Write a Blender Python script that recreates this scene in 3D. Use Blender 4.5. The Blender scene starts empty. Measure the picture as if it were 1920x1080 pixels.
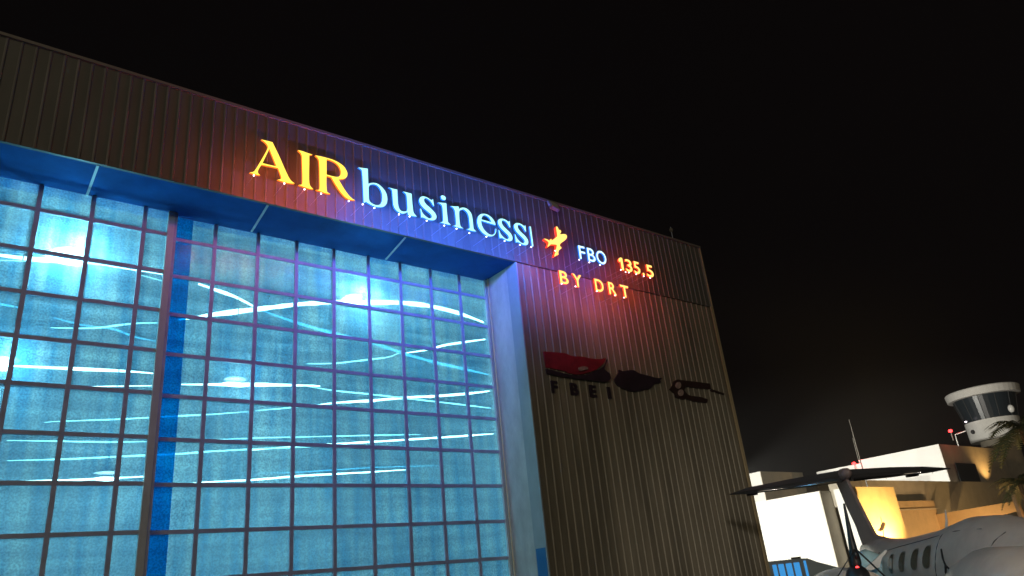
import bpy, math, random
from mathutils import Vector, Matrix
random.seed(7)
S = bpy.context.scene
COL = S.collection

# ------------------------------------------------------------------ camera
EYE = Vector((0, 0, 1.6))
F = 1370.38                                   # focal length in pixels of a 1920 wide frame
RX = Vector((0.79026543, -0.60513354, -0.09640517))     # image right
RU = Vector((-0.16253686, -0.3587013, 0.91919266))      # image up
RF = Vector((0.59081497, 0.71073678, 0.38182574))       # view direction
cam = bpy.data.objects.new('camera', bpy.data.cameras.new('camera'))
COL.objects.link(cam)
cam.matrix_world = Matrix.Translation(EYE) @ Matrix((RX, RU, -RF)).transposed().to_4x4()
cam.data.sensor_width = 36; cam.data.lens = F / 1920 * 36
cam.data.clip_start = 0.1; cam.data.clip_end = 3000
S.camera = cam

# ------------------------------------------------------------------ sky, sun (night: faint glow of the apron), exposure
w = bpy.data.worlds.new('World'); S.world = w; w.use_nodes = True
bg = w.node_tree.nodes['Background']
bg.inputs[0].default_value = (0.0019, 0.0013, 0.0014, 1); bg.inputs[1].default_value = 1.0
sl = bpy.data.lights.new('night_glow', 'SUN'); sl.energy = 0.14; sl.angle = math.radians(35); sl.color = (1, .84, .58)
so = bpy.data.objects.new('night_glow', sl); COL.objects.link(so)
so.rotation_euler = Vector((0.42, 0.80, -0.30)).to_track_quat('-Z', 'Y').to_euler()
S.view_settings.view_transform = 'Standard'; S.view_settings.look = 'None'
S.view_settings.exposure = 0; S.view_settings.gamma = 1

# ------------------------------------------------------------------ helpers
def ray(u, v):
    return (RX * (u - 960) + RU * (540 - v) + RF * F)
def at_y(u, v, y):
    d = ray(u, v); return EYE + d * (y / d.y)
def at_x(u, v, x):
    d = ray(u, v); return EYE + d * (x / d.x)
def tag(o, label=None, cat=None, group=None, kind=None):
    if label: o['label'] = label
    if cat: o['category'] = cat
    if group: o['group'] = group
    if kind: o['kind'] = kind
    return o
ORG = {}
def thing(name, loc, label, cat, group=None, rz=0):
    o = bpy.data.objects.new(name, None); COL.objects.link(o)
    o.empty_display_size = .2
    o.location = loc; o.rotation_euler = (0, 0, rz)
    ORG[o.name] = Vector(loc)
    return tag(o, label, cat, group)

class MB:
    """collects shapes, then links them as one mesh object"""
    def __init__(s): s.v = []; s.f = []; s.m = []
    def add(s, vs, fs, mi=0):
        b = len(s.v); s.v += [Vector(p) for p in vs]
        s.f += [tuple(b + i for i in f) for f in fs]; s.m += [mi] * len(fs); return s
    def box(s, x0, x1, y0, y1, z0, z1, mi=0):
        vs = [(x, y, z) for z in (z0, z1) for y in (y0, y1) for x in (x0, x1)]
        return s.add(vs, [(0, 2, 3, 1), (4, 5, 7, 6), (0, 1, 5, 4), (2, 6, 7, 3), (0, 4, 6, 2), (1, 3, 7, 5)], mi)
    def tube(s, pts, r, n=8, mi=0, caps=True):
        pts = [Vector(p) for p in pts]
        rs = r if isinstance(r, (list, tuple)) else [r] * len(pts)
        vs = []; fs = []
        ref = None
        for i, p in enumerate(pts):
            t = (pts[min(i + 1, len(pts) - 1)] - pts[max(i - 1, 0)]).normalized()
            if ref is None or abs(ref.dot(t)) > .95:
                ref = Vector((0, 0, 1)) if abs(t.z) < .9 else Vector((1, 0, 0))
            a = t.cross(ref).normalized(); b = t.cross(a).normalized()
            for k in range(n):
                an = 2 * math.pi * k / n
                vs.append(p + (a * math.cos(an) + b * math.sin(an)) * rs[i])
        for i in range(len(pts) - 1):
            for k in range(n):
                k2 = (k + 1) % n
                fs.append((i * n + k, i * n + k2, (i + 1) * n + k2, (i + 1) * n + k))
        if caps:
            fs.append(tuple(range(n))); fs.append(tuple((len(pts) - 1) * n + k for k in reversed(range(n))))
        return s.add(vs, fs, mi)
    def loft(s, rings, mi=0, caps=True):
        n = len(rings[0]); vs = [p for r in rings for p in r]; fs = []
        for i in range(len(rings) - 1):
            for k in range(n):
                k2 = (k + 1) % n
                fs.append((i * n + k, i * n + k2, (i + 1) * n + k2, (i + 1) * n + k))
        if caps:
            fs.append(tuple(reversed(range(n)))); fs.append(tuple((len(rings) - 1) * n + k for k in range(n)))
        return s.add(vs, fs, mi)
    def prism(s, poly, off, mi=0):
        off = Vector(off); n = len(poly)
        vs = [Vector(p) for p in poly] + [Vector(p) + off for p in poly]
        fs = [tuple(range(n)), tuple(reversed(range(n, 2 * n)))] + [(i, i + n, (i + 1) % n + n, (i + 1) % n) for i in range(n)]
        return s.add(vs, fs, mi)
    def ball(s, c, rx, ry, rz, n=14, m=8, mi=0):
        rings = []
        for j in range(1, m):
            th = math.pi * j / m
            rings.append([(c[0] + rx * math.sin(th) * math.cos(2 * math.pi * k / n), c[1] + ry * math.sin(th) * math.sin(2 * math.pi * k / n), c[2] - rz * math.cos(th)) for k in range(n)])
        return s.loft(rings, mi)
    def build(s, name, mats, parent=None, smooth=False, loc=None, local=False):
        """loc/parent: vertices are in world space and are moved to the parent's origin unless local"""
        if not isinstance(mats, (list, tuple)): mats = [mats]
        me = bpy.data.meshes.new(name)
        org = Vector((0, 0, 0))
        if parent is not None and not local: org = ORG[parent.name]
        if loc is not None: org = Vector(loc)
        me.from_pydata([tuple(v - org) for v in s.v], [], s.f)
        for mt in mats: me.materials.append(mt)
        me.polygons.foreach_set('material_index', s.m)
        if smooth: me.polygons.foreach_set('use_smooth', [True] * len(s.f))
        me.update()
        o = bpy.data.objects.new(name, me); COL.objects.link(o)
        if parent is not None: o.parent = parent; ORG[o.name] = ORG[parent.name]
        elif loc is not None: o.location = loc; ORG[o.name] = org
        else: ORG[o.name] = org
        return o
def fix_normals(o):
    import bmesh
    b = bmesh.new(); b.from_mesh(o.data); bmesh.ops.recalc_face_normals(b, faces=b.faces); b.to_mesh(o.data); b.free()
    return o

# ------------------------------------------------------------------ materials
def principled(name, col, rough=.6, metal=0., noise=None, spec=.5):
    m = bpy.data.materials.new(name); m.use_nodes = True
    nt = m.node_tree; p = nt.nodes['Principled BSDF']
    p.inputs['Base Color'].default_value = (*col, 1); p.inputs['Roughness'].default_value = rough
    p.inputs['Metallic'].default_value = metal; p.inputs['Specular IOR Level'].default_value = spec
    if noise:
        sc, amt, stretch = noise
        tc = nt.nodes.new('ShaderNodeTexCoord'); mp = nt.nodes.new('ShaderNodeMapping')
        mp.inputs['Scale'].default_value = stretch
        nz = nt.nodes.new('ShaderNodeTexNoise'); nz.inputs['Scale'].default_value = sc; nz.inputs['Detail'].default_value = 6
        nz.inputs['Roughness'].default_value = .65
        rp = nt.nodes.new('ShaderNodeValToRGB')
        rp.color_ramp.elements[0].position = .3; rp.color_ramp.elements[1].position = .7
        rp.color_ramp.elements[0].color = (*[c * (1 - amt) for c in col], 1)
        rp.color_ramp.elements[1].color = (*[min(1, c * (1 + amt)) for c in col], 1)
        nt.links.new(tc.outputs['Object'], mp.inputs[0]); nt.links.new(mp.outputs[0], nz.inputs['Vector'])
        nt.links.new(nz.outputs['Fac'], rp.inputs[0]); nt.links.new(rp.outputs[0], p.inputs['Base Color'])
        bp = nt.nodes.new('ShaderNodeBump'); bp.inputs['Strength'].default_value = .15; bp.inputs['Distance'].default_value = .02
        nt.links.new(nz.outputs['Fac'], bp.inputs['Height']); nt.links.new(bp.outputs[0], p.inputs['Normal'])
    return m
def emit(name, col, strength):
    m = bpy.data.materials.new(name); m.use_nodes = True; nt = m.node_tree
    nt.nodes.remove(nt.nodes['Principled BSDF'])
    e = nt.nodes.new('ShaderNodeEmission'); e.inputs[0].default_value = (*col, 1); e.inputs[1].default_value = strength
    nt.links.new(e.outputs[0], nt.nodes['Material Output'].inputs[0]); return m

M = {}
M['fascia'] = principled('grey_corrugated_steel', (.15, .145, .13), .5, .0, (1.1, .22, (1, 1, .25)))
M['cladding'] = principled('beige_corrugated_steel', (.27, .24, .185), .5, .0, (1.1, .4, (1, 1, .18)))
M['fascia_rib'] = principled('worn_grey_rib', (.19, .185, .17), .5, .0, (1.1, .3, (1, 1, .4)))  # paler ribs: highlight lines put into the colour
M['cladding_rib'] = principled('worn_beige_rib', (.30, .27, .21), .5, .0, (1.1, .3, (1, 1, .3)))  # rib highlight of the lower wall, painted in as a lighter tone
M['trim'] = principled('galvanised_trim', (.24, .22, .19), .45)
M['edge_trim'] = principled('yellowed_corner_trim', (.55, .45, .28), .45)  # yellow of the warm light from the right put into the colour
M['soffit'] = principled('blue_soffit_panel', (.006, .10, .36), .85, 0, (.8, .3, (1, 1, 1)), .15)
M['soffit_joint'] = principled('pale_joint', (.6, .72, .78), .5)
M['concrete'] = principled('pale_concrete', (.62, .63, .60), .75, 0, (1.6, .22, (1, 1, .5)))
M['concrete2'] = principled('grey_flashing', (.40, .44, .46), .6, 0, (1.2, .18, (1, 1, .5)))
M['frame'] = principled('dark_grey_steel_frame', (.46, .52, .68), .5, .0, (3, .2, (1, 1, 1)))  # paled and blued: veiling glare over the door bars put into the colour
M['frame_dark'] = principled('dark_mullion', (.08, .085, .09), .5)
M['stile'] = principled('pale_grey_aluminium', (.62, .68, .68), .4, .0, (2, .2, (1, 1, .3)))
M['conduit'] = principled('cream_conduit', (.85, .72, .5), .35)
M['blue_paint'] = principled('blue_column_paint', (.01, .15, .42), .45)
M['inner'] = principled('white_insulation', (.55, .6, .62), .7, 0, (1, .2, (1, 1, 1)))
M['purlin'] = principled('steel_purlin', (.28, .3, .32), .5)
M['roof'] = principled('roof_sheet', (.08, .08, .08), .6)
M['asphalt'] = principled('apron_concrete', (.10, .10, .095), .85, 0, (.6, .25, (1, 1, 1)))
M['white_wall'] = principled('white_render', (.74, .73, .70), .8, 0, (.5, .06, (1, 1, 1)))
M['grey_wall'] = principled('shaded_side_render', (.52, .47, .38), .8, 0, (.5, .15, (1, 1, 1)))  # darker copy of the white render, shade put into the colour
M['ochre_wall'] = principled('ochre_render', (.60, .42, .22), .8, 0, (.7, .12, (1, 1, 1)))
M['dark_glass'] = principled('dark_glass', (.02, .03, .04), .3, 0)
M['cabin_glass'] = principled('greenish_cabin_glass', (.07, .085, .07), .12, 0, (6, .5, (1, 1, 1)))
M['plane_paint'] = principled('aircraft_grey_paint', (.66, .58, .52), .3, 0, (2.5, .14, (1, 1, 1)))
M['plane_dark'] = principled('aircraft_taupe_paint', (.30, .235, .23), .35, 0, (3, .15, (1, 1, 1)))
M['stab'] = principled('stabiliser_dark', (.06, .06, .065), .3)
M['polished'] = principled('polished_metal', (.85, .85, .86), .18, 1.0)
M['seam'] = principled('panel_gap', (.012, .012, .014), .6)
M['rubber'] = principled('rubber', (.02, .02, .02), .8)
M['black'] = principled('matt_black', (.02, .022, .026), .45)
M['pwhite'] = principled('white_paint', (.78, .78, .76), .4)
M['pblue'] = principled('pale_blue_paint', (.50, .78, .92), .3, 0, (2, .2, (1, 1, 1)))
M['van'] = principled('blue_grey_car_paint', (.60, .74, .80), .25)
M['bluewin'] = emit('blue_lit_window', (.07, .42, .95), .75)  # hangar glow mirrored in the van panes, put in as emission
M['trunk'] = principled('palm_bark', (.16, .10, .055), .9, 0, (8, .4, (1, 1, 4)))
M['frond'] = principled('palm_frond', (.05, .055, .02), .6, 0, (3, .4, (1, 1, 1)))
M['logo_red'] = principled('faded_red_panel', (.28, .018, .035), .5, 0, (3, .35, (1, 1, 1)))
M['logo_dark'] = principled('dark_plum_panel', (.035, .022, .035), .5, 0, (3, .4, (1, 1, 1)))
M['logo_brown'] = principled('dark_brown_panel', (.045, .022, .018), .5, 0, (3, .4, (1, 1, 1)))
M['logo_pale'] = principled('pale_disc', (.45, .33, .30), .5, 0, (9, .5, (1, 1, 1)))
M['led'] = emit('white_led', (1, .85, .9), 6)
M['amber'] = emit('amber_face', (1, .74, .085), 1.7)
M['amber_side'] = emit('orange_return', (1, .20, .02), 1.3)
M['cyan'] = emit('ice_blue_face', (.40, .93, 1), 1.5)
M['cyan_side'] = emit('blue_return', (.02, .22, 1), 1.3)
M['warm'] = emit('warm_yellow_face', (1, .68, .16), 1.7)
M['red_side'] = emit('red_return', (1, .05, .015), 1.8)
M['icewhite'] = emit('cool_white_face', (.60, .9, 1), 1.6)
M['strip'] = emit('cool_strip', (.66, 1, 1), 12)  # glow of the smeared lamp light, put in as emission
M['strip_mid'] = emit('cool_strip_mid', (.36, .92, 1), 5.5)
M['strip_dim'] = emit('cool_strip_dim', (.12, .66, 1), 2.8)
M['lampcore'] = emit('lamp_core', (.75, 1, 1), 26)
M['red_lamp'] = emit('red_beacon', (1, .03, .03), 9)
M['lampglass'] = principled('lamp_face_unlit', (.62, .58, .55), .3)

def glazing():
    m = bpy.data.materials.new('frosted_aqua_sheet'); m.use_nodes = True; nt = m.node_tree; N = nt.nodes; L = nt.links
    N.remove(N['Principled BSDF'])
    tc = N.new('ShaderNodeTexCoord')
    def noise(scale, st, det=5):
        mp = N.new('ShaderNodeMapping'); mp.inputs['Scale'].default_value = st
        nz = N.new('ShaderNodeTexNoise'); nz.inputs['Scale'].default_value = scale; nz.inputs['Detail'].default_value = det
        L.new(tc.outputs['Object'], mp.inputs[0]); L.new(mp.outputs[0], nz.inputs['Vector']); return nz.outputs['Fac']
    v = noise(2.0, (1.8, 1, .16)); h = noise(1.3, (.25, 1, 3.2), 7); g = noise(26, (1, 1, 1), 3)
    r1 = N.new('ShaderNodeValToRGB')
    r1.color_ramp.elements[0].position = .36; r1.color_ramp.elements[0].color = (.09, .38, .66, 1)
    r1.color_ramp.elements[1].position = .64; r1.color_ramp.elements[1].color = (.33, .64, .78, 1)
    L.new(v, r1.inputs[0])
    r2 = N.new('ShaderNodeValToRGB')
    r2.color_ramp.elements[0].position = .35; r2.color_ramp.elements[0].color = (.68, .68, .72, 1)
    r2.color_ramp.elements[1].position = .68; r2.color_ramp.elements[1].color = (1.18, 1.1, 1.05, 1)
    L.new(h, r2.inputs[0])
    r3 = N.new('ShaderNodeValToRGB')
    r3.color_ramp.elements[0].position = .38; r3.color_ramp.elements[0].color = (.70, .72, .74, 1)
    r3.color_ramp.elements[1].position = .62; r3.color_ramp.elements[1].color = (1.2, 1.2, 1.2, 1)
    L.new(g, r3.inputs[0])
    def mul(a, b):
        x = N.new('ShaderNodeMix'); x.data_type = 'RGBA'; x.blend_type = 'MULTIPLY'; x.inputs[0].default_value = 1
        L.new(a, x.inputs[6]); L.new(b, x.inputs[7]); return x.outputs[2]
    sx = N.new('ShaderNodeSeparateXYZ'); L.new(tc.outputs['Object'], sx.inputs[0])
    def cell(sock, off, pitch):
        a = N.new('ShaderNodeMath'); a.operation = 'SUBTRACT'; a.inputs[1].default_value = off; L.new(sock, a.inputs[0])
        b = N.new('ShaderNodeMath'); b.operation = 'DIVIDE'; b.inputs[1].default_value = pitch; L.new(a.outputs[0], b.inputs[0])
        f_ = N.new('ShaderNodeMath'); f_.operation = 'FLOOR'; L.new(b.outputs[0], f_.inputs[0]); return f_.outputs[0]
    cb = N.new('ShaderNodeCombineXYZ'); L.new(cell(sx.outputs[0], -4.42, 1.01), cb.inputs[0]); L.new(cell(sx.outputs[2], 2.44, .9357), cb.inputs[2])
    wn = N.new('ShaderNodeTexWhiteNoise'); L.new(cb.outputs[0], wn.inputs[0])
    r4 = N.new('ShaderNodeValToRGB'); r4.color_ramp.elements[0].color = (.80, .84, .88, 1); r4.color_ramp.elements[1].color = (1.12, 1.1, 1.06, 1)
    L.new(wn.outputs['Value'], r4.inputs[0])
    c = mul(mul(mul(r1.outputs[0], r2.outputs[0]), r3.outputs[0]), r4.outputs[0])
    tl = N.new('ShaderNodeBsdfTranslucent'); L.new(c, tl.inputs[0])
    tp = N.new('ShaderNodeBsdfTransparent'); tp.inputs[0].default_value = (.55, .92, 1, 1)
    mx = N.new('ShaderNodeMixShader'); mx.inputs[0].default_value = .38
    L.new(tl.outputs[0], mx.inputs[1]); L.new(tp.outputs[0], mx.inputs[2])
    gl = N.new('ShaderNodeBsdfGlossy'); gl.inputs['Roughness'].default_value = .25
    m2 = N.new('ShaderNodeMixShader'); m2.inputs[0].default_value = .04
    L.new(mx.outputs[0], m2.inputs[1]); L.new(gl.outputs[0], m2.inputs[2])
    L.new(m2.outputs[0], N['Material Output'].inputs[0]); return m
M['glazing'] = glazing()
m = M['glazing'].copy(); m.name = 'blue_film_sheet'; M['blue_sheet'] = m
for n_ in m.node_tree.nodes:
    if n_.type == 'VALTORGB' and n_.color_ramp.elements[0].color[0] < .2:
        n_.color_ramp.elements[0].color = (.0, .22, .55, 1); n_.color_ramp.elements[1].color = (.0, .27, .62, 1)
    if n_.type == 'BSDF_TRANSPARENT': n_.inputs[0].default_value = (0, .25, .8, 1)

def lamp(kind, loc, energy, color, radius=.05, target=None, spot=60, parent=None, blend=.6, name='lamp_light'):
    l = bpy.data.lights.new(name, kind); l.energy = energy; l.color = color
    if kind in ('POINT', 'SPOT'): l.shadow_soft_size = radius
    if kind == 'SPOT': l.spot_size = math.radians(spot); l.spot_blend = blend
    o = bpy.data.objects.new(name, l); COL.objects.link(o)
    if parent is not None:
        o.parent = parent; o.location = Vector(loc) - ORG[parent.name]
    else: o.location = loc
    if target is not None:
        o.rotation_euler = (Vector(target) - Vector(loc)).to_track_quat('-Z', 'Y').to_euler()
    return o

# ------------------------------------------------------------------ ground
g = MB().box(-1500, 1500, -1500, 1500, -.3, 0).build('apron_ground', M['asphalt']); tag(g, kind='structure')

# ------------------------------------------------------------------ hangar
YF = 15.0; X1 = 21.83; XL = -7.0; XJ = 12.70; ZS = 10.53; ZR = 12.93
YD = 16.5
hang = thing('hangar', (8, YF, 0), 'tall grey corrugated hangar with glowing aqua glazed doors and lit roof sign', 'hangar')
def ribbed(x0, x1, z0, z1, y, pitch, d, rw):
    """vertical trapezoid ribs, one folded sheet; front is -Y"""
    xs = []; x = x0
    while x < x1 - 1e-6:
        xs += [(x, 0), (x + pitch - rw, 0), (x + pitch - rw * .72, d), (x + pitch - rw * .28, d)]
        x += pitch
    xs = [(a, b) for a, b in xs if a < x1] + [(x1, 0)]
    m = MB(); vs = []; fs = []
    for (a, b) in xs: vs += [(a, y - b, z0), (a, y - b, z1)]
    for i in range(len(xs) - 1):
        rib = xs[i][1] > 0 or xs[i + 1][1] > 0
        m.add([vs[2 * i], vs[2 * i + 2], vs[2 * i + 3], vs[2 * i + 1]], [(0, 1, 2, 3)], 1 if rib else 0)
    return m
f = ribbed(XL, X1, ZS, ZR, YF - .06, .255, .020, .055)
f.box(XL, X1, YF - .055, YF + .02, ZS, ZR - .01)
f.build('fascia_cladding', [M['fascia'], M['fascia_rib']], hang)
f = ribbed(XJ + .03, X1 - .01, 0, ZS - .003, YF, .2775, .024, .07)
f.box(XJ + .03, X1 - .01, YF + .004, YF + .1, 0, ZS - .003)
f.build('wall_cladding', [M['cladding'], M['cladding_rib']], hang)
MB().box(XL, X1 + .03, YF - .12, YF + .3, ZR, ZR + .07).build('roof_trim', M['trim'], hang)
MB().box(X1, X1 + .035, YF - .10, YF + .0, 0, ZR - .001).box(X1 - .10, X1 - .001, YF - .10, YF - .062, 0, ZS - .01).build('corner_trim', M['edge_trim'], hang)
MB().box(X1, X1 + .02, YF + .002, 52, 0, ZR - .002).build('side_wall', M['cladding'], hang)
sf = MB().box(XL, XJ, YF + .02, YD + .3, ZS, ZS + .06).build('soffit', M['soffit'], hang)
for (a, b) in ((-1.8, -1.8), (1.75, 1.78), (5.31, 5.43), (9.01, 9.2)):
    MB().prism([(a - .025, YF + .02, ZS - .001), (a + .025, YF + .02, ZS - .001), (b + .025, YD - .05, ZS - .001), (b - .025, YD - .05, ZS - .001)], (0, 0, -.02)).build('soffit_joint', M['soffit_joint'], sf)
# jamb: concrete reveal with its corner flashing
MB().box(XJ, XJ + .03, 15.44, YD + .3, 0, ZS - .001).build('door_reveal', M['concrete'], hang)
MB().box(XJ - .015, XJ + .029, YF - .03, 15.439, 0, ZS - .001).build('corner_flashing', M['concrete2'], hang)
MB().box(XJ - .022, XJ - .016, YF + .02, 15.40, 1.2, 2.55).build('blue_plate', M['blue_paint'], hang)  # flat blue patch low on the flashing
MB().tube([(XJ - .05, YD - .16, 0), (XJ - .05, YD - .16, ZS - .02)], .022).build('conduit', M['conduit'], hang)
# roof and hidden walls
MB().box(XL, X1 - .02, YF + .31, 52, ZR - .25, ZR - .05).build('roof', M['roof'], hang)

ZRAIL = [2.44 + .9357 * i for i in range(9)]; ZRAIL = [ZRAIL[0] - .9357 * k for k in (2, 1)] + ZRAIL
def door(name, xs, x0, x1, y, stile_l, stile_r, zt, mw=.088):
    fr = MB()
    for x in xs: fr.box(x - mw / 2, x + mw / 2, y - .03, y + .05, .05, zt)
    ed = sorted([x0] + list(xs) + [x1])
    for z in ZRAIL:
        for a, b in zip(ed[:-1], ed[1:]):
            fr.box(a + (mw / 2 if a != x0 else 0), b - (mw / 2 if b != x1 else 0), y - .026, y + .046, z - .041, z + .041)
    for a, b in zip(ed[:-1], ed[1:]):
        fr.box(a + (mw / 2 if a != x0 else 0), b - (mw / 2 if b != x1 else 0), y - .024, y + .046, .05, .2)
    d = fr.build('door_leaf', M['frame'], hang)
    gz = MB(); gz.add([(x0, y + .012, .1), (x1, y + .012, .1), (x1, y + .012, zt), (x0, y + .012, zt)], [(0, 1, 2, 3)])
    gz.build('glazing', M['glazing'], d)
    return d
dR = door('r', [4.58, 5.62, 6.62, 7.65, 8.665, 9.66, 10.665, 11.675], 3.60, 12.66, YD, 0, 0, ZS - .01)
dL = door('l', [-5.1, -4.1, -3.1, -2.1, -1.1, -.1, .93, 1.92, 2.97], -6.5, 3.50, YD - .16, 0, 0, ZS - .01)
dL['label'] = 'nearer sliding leaf with pale upright end stile'
MB().box(3.46, 3.60, YD - .21, YD - .11, .05, ZS - .01).build('end_stile', M['stile'], dL)
MB().box(3.602, 3.66, YD - .20, YD - .06, .05, ZS - .01).build('weather_strip', M['frame'], dL)
MB().box(12.60, 12.68, YD - .06, YD + .06, .05, ZS - .01).build('end_stile', M['stile'], dR)
# interior shell
ZI = 11.6
MB().box(XL, X1 - .4, 34, 34.2, 0, ZI).build('interior_back_wall', M['inner'], hang)
MB().box(XL - .1, XL, YF + .1, 34.2, 0, ZI).build('interior_side_wall', M['inner'], hang)
MB().box(X1 - .4, X1 - .3, YF + .1, 34.2, 0, ZI).build('interior_side_wall', M['inner'], hang)
MB().box(XL, X1 - .4, YF + .4, 34.2, ZI, ZI + .1).build('interior_ceiling', M['inner'], hang)
MB().box(XJ + .06, X1 - .4, YF + .2, YF + .3, 0, ZI).box(XL, XJ, YD + .31, YD + .36, ZS + .001, ZI).build('interior_front_wall', M['inner'], hang)
pu = MB()
for k in range(12): pu.box(XL, X1 - .42, 17.6 + k * 1.45, 17.68 + k * 1.45, ZI - .28, ZI - .002)
pu.build('purlins', M['purlin'], hang)
MB().add([(3.66, YD + .006, .1), (4.06, YD + .006, .1), (4.06, YD + .006, ZS - .01), (3.66, YD + .006, ZS - .01)], [(0, 1, 2, 3)]).build('blue_panel', M['blue_sheet'], dR)

# high bay lamps that light the hangar
def highbay(loc, label, energy, core=True, stretch=(.17, .17, .10), col=(.42, .92, 1)):
    t = thing('high_bay_lamp', loc, label, 'ceiling lamp', 'lamps hung inside the hangar')
    MB().tube([(loc[0], loc[1], loc[2] + .12), (loc[0], loc[1], loc[2] + .2), (loc[0], loc[1], loc[2] + .34)], [.26, .22, .07], 14).build('housing', M['purlin'], t)
    MB().tube([(loc[0], loc[1], loc[2] + .34), (loc[0], loc[1], ZI)], .012, 5).build('suspension_rod', M['purlin'], t)
    MB().ball(loc, *stretch).build('bulb', M['lampcore'], t, smooth=True)
    lamp('POINT', (loc[0], loc[1] - stretch[1] - .04, loc[2] - .05), energy, col, .12, parent=t)
    return t
INNER = (.46, .86, 1)
hidden = [(-3, 22, 8), (2.5, 25, 8.5), (8, 25, 8.5), (14, 24, 8), (0, 29, 6), (6, 30, 6), (12, 30, 6), (17, 28, 7)]
for p in hidden:
    l = lamp('POINT', p, 170, INNER, .3, parent=hang)
for p in ((0, 20.5, 3.0), (5, 21, 3.0), (10, 21, 3.0)):
    lamp('POINT', p, 110, INNER, .3, parent=hang)
blobs = [((124, 482), 16.95, 190, 'brightest cool white lamp glowing behind the upper left door panes', (.40, .12, .17)),
         ((662, 565), 17.1, 85, 'cool white lamp glowing behind the panes below the first blue sign letters', (.34, .12, .10)),
         ((8, 686), 17.0, 50, 'cool white lamp at the left edge of the photo behind the door panes', (.15, .12, .10)),
         ((440, 721), 17.4, 22, 'dim elongated lamp behind the panes right of the blue column', (.30, .1, .05)),
         ((200, 898), 17.6, 8, 'lowest dim elongated lamp behind the left door leaf', (.25, .1, .04))]
for (px, y, e, lb, st) in blobs:
    p = at_y(*px, y); highbay(tuple(p), lb, e, stretch=st)

def streak_tube(px, y, r, mat, label):  # lamp light smeared over the panes, built here as glowing tubes
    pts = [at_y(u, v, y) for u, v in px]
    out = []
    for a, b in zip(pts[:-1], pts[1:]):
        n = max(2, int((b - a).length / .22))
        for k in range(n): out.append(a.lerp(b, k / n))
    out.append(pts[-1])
    # broken streak: the tube sits a little higher or lower from bay to bay
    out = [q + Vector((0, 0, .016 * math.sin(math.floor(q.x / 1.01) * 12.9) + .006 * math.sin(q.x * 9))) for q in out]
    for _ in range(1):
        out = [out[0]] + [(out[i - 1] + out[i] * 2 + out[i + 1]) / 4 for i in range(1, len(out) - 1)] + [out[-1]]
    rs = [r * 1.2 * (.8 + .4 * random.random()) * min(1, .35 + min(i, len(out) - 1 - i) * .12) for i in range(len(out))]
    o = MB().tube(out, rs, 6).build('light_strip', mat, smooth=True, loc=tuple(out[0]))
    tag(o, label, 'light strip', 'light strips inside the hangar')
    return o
streak_tube([(-30, 474), (40, 484), (80, 488), (165, 490), (255, 505), (318, 517)], 18, .050, M['strip'], 'thick white light strip crossing the upper left door panes')
streak_tube([(-30, 488), (60, 489), (110, 495)], 18.2, .018, M['strip_mid'], 'short thin strip just under the thick upper left one')
streak_tube([(262, 516), (310, 529)], 18.2, .018, M['strip_mid'], 'very short thin strip left of the pale door stile')
streak_tube([(372, 533), (405, 545), (440, 556), (480, 578)], 18.4, .05, M['strip'], 'bright start of the falling strip right of the blue column')
streak_tube([(482, 579), (520, 594), (580, 613), (640, 629), (700, 643), (760, 664), (820, 680), (875, 692), (925, 704)], 18.6, .036, M['strip_dim'], 'long blue light strip falling to the right door jamb')
streak_tube([(335, 601), (390, 592), (480, 581), (560, 571), (620, 567), (750, 567), (800, 572), (850, 583), (890, 597), (918, 608)], 18.2, .052, M['strip'], 'thick white light strip arching over the upper right door panes')
streak_tube([(575, 683), (628, 682), (693, 674), (735, 669), (756, 657)], 18.8, .020, M['strip_mid'], 'thin strip rising to meet the blue one below the arch')
streak_tube([(757, 662), (800, 656), (830, 647), (874, 640), (920, 634)], 18.8, .034, M['strip'], 'white strip rising to the right jamb under the arch')
streak_tube([(95, 615), (175, 617), (220, 611), (250, 607), (295, 606)], 18.8, .024, M['strip_mid'], 'thin pale strip rising to the stile on the left leaf')
streak_tube([(-20, 566), (10, 572), (40, 578)], 18.8, .04, M['strip_dim'], 'short blue strip at the left edge of the photo')
streak_tube([(100, 596), (160, 612), (220, 618), (245, 632), (300, 642)], 18.9, .022, M['strip_dim'], 'thin blue strip sinking to the stile on the left leaf')
streak_tube([(-30, 684), (80, 689), (135, 692), (240, 697), (297, 702)], 18.6, .028, M['strip'], 'level white strip half way up the left leaf')
streak_tube([(340, 722), (400, 722), (480, 722), (557, 723), (600, 724)], 20, .040, M['strip'], 'level white strip through the dim elongated lamp')
streak_tube([(570, 724), (627, 733), (693, 739), (757, 746), (850, 756), (933, 766)], 19.5, .018, M['strip_mid'], 'thin strip sinking right from the level white one')
streak_tube([(600, 759), (633, 755), (700, 751), (760, 745), (820, 742), (880, 737), (930, 731)], 19.6, .032, M['strip'], 'white strip rising to the jamb half way up the door')
streak_tube([(480, 771), (545, 765), (600, 759)], 19.6, .022, M['strip_mid'], 'faint strip left of the half height white one')
streak_tube([(140, 726), (230, 725), (300, 724)], 19.6, .016, M['strip'], 'short level strip on the left leaf beside the stile')
streak_tube([(83, 792), (127, 790), (230, 787), (293, 783), (400, 778), (473, 772)], 19.8, .015, M['strip_mid'], 'thin strip passing behind the blue column at middle height')
streak_tube([(13, 864), (120, 862), (227, 857), (287, 854), (330, 853), (387, 848), (473, 843), (590, 838), (640, 832)], 20, .018, M['strip_mid'], 'long thin strip crossing both leaves below the middle')
streak_tube([(470, 845), (540, 839), (640, 832), (700, 828), (820, 820), (933, 812)], 20.2, .024, M['strip'], 'lower white strip running to the right jamb')
streak_tube([(-20, 904), (120, 902), (200, 898), (286, 894)], 20.2, .026, M['strip'], 'lowest white strip on the left leaf')
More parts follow.
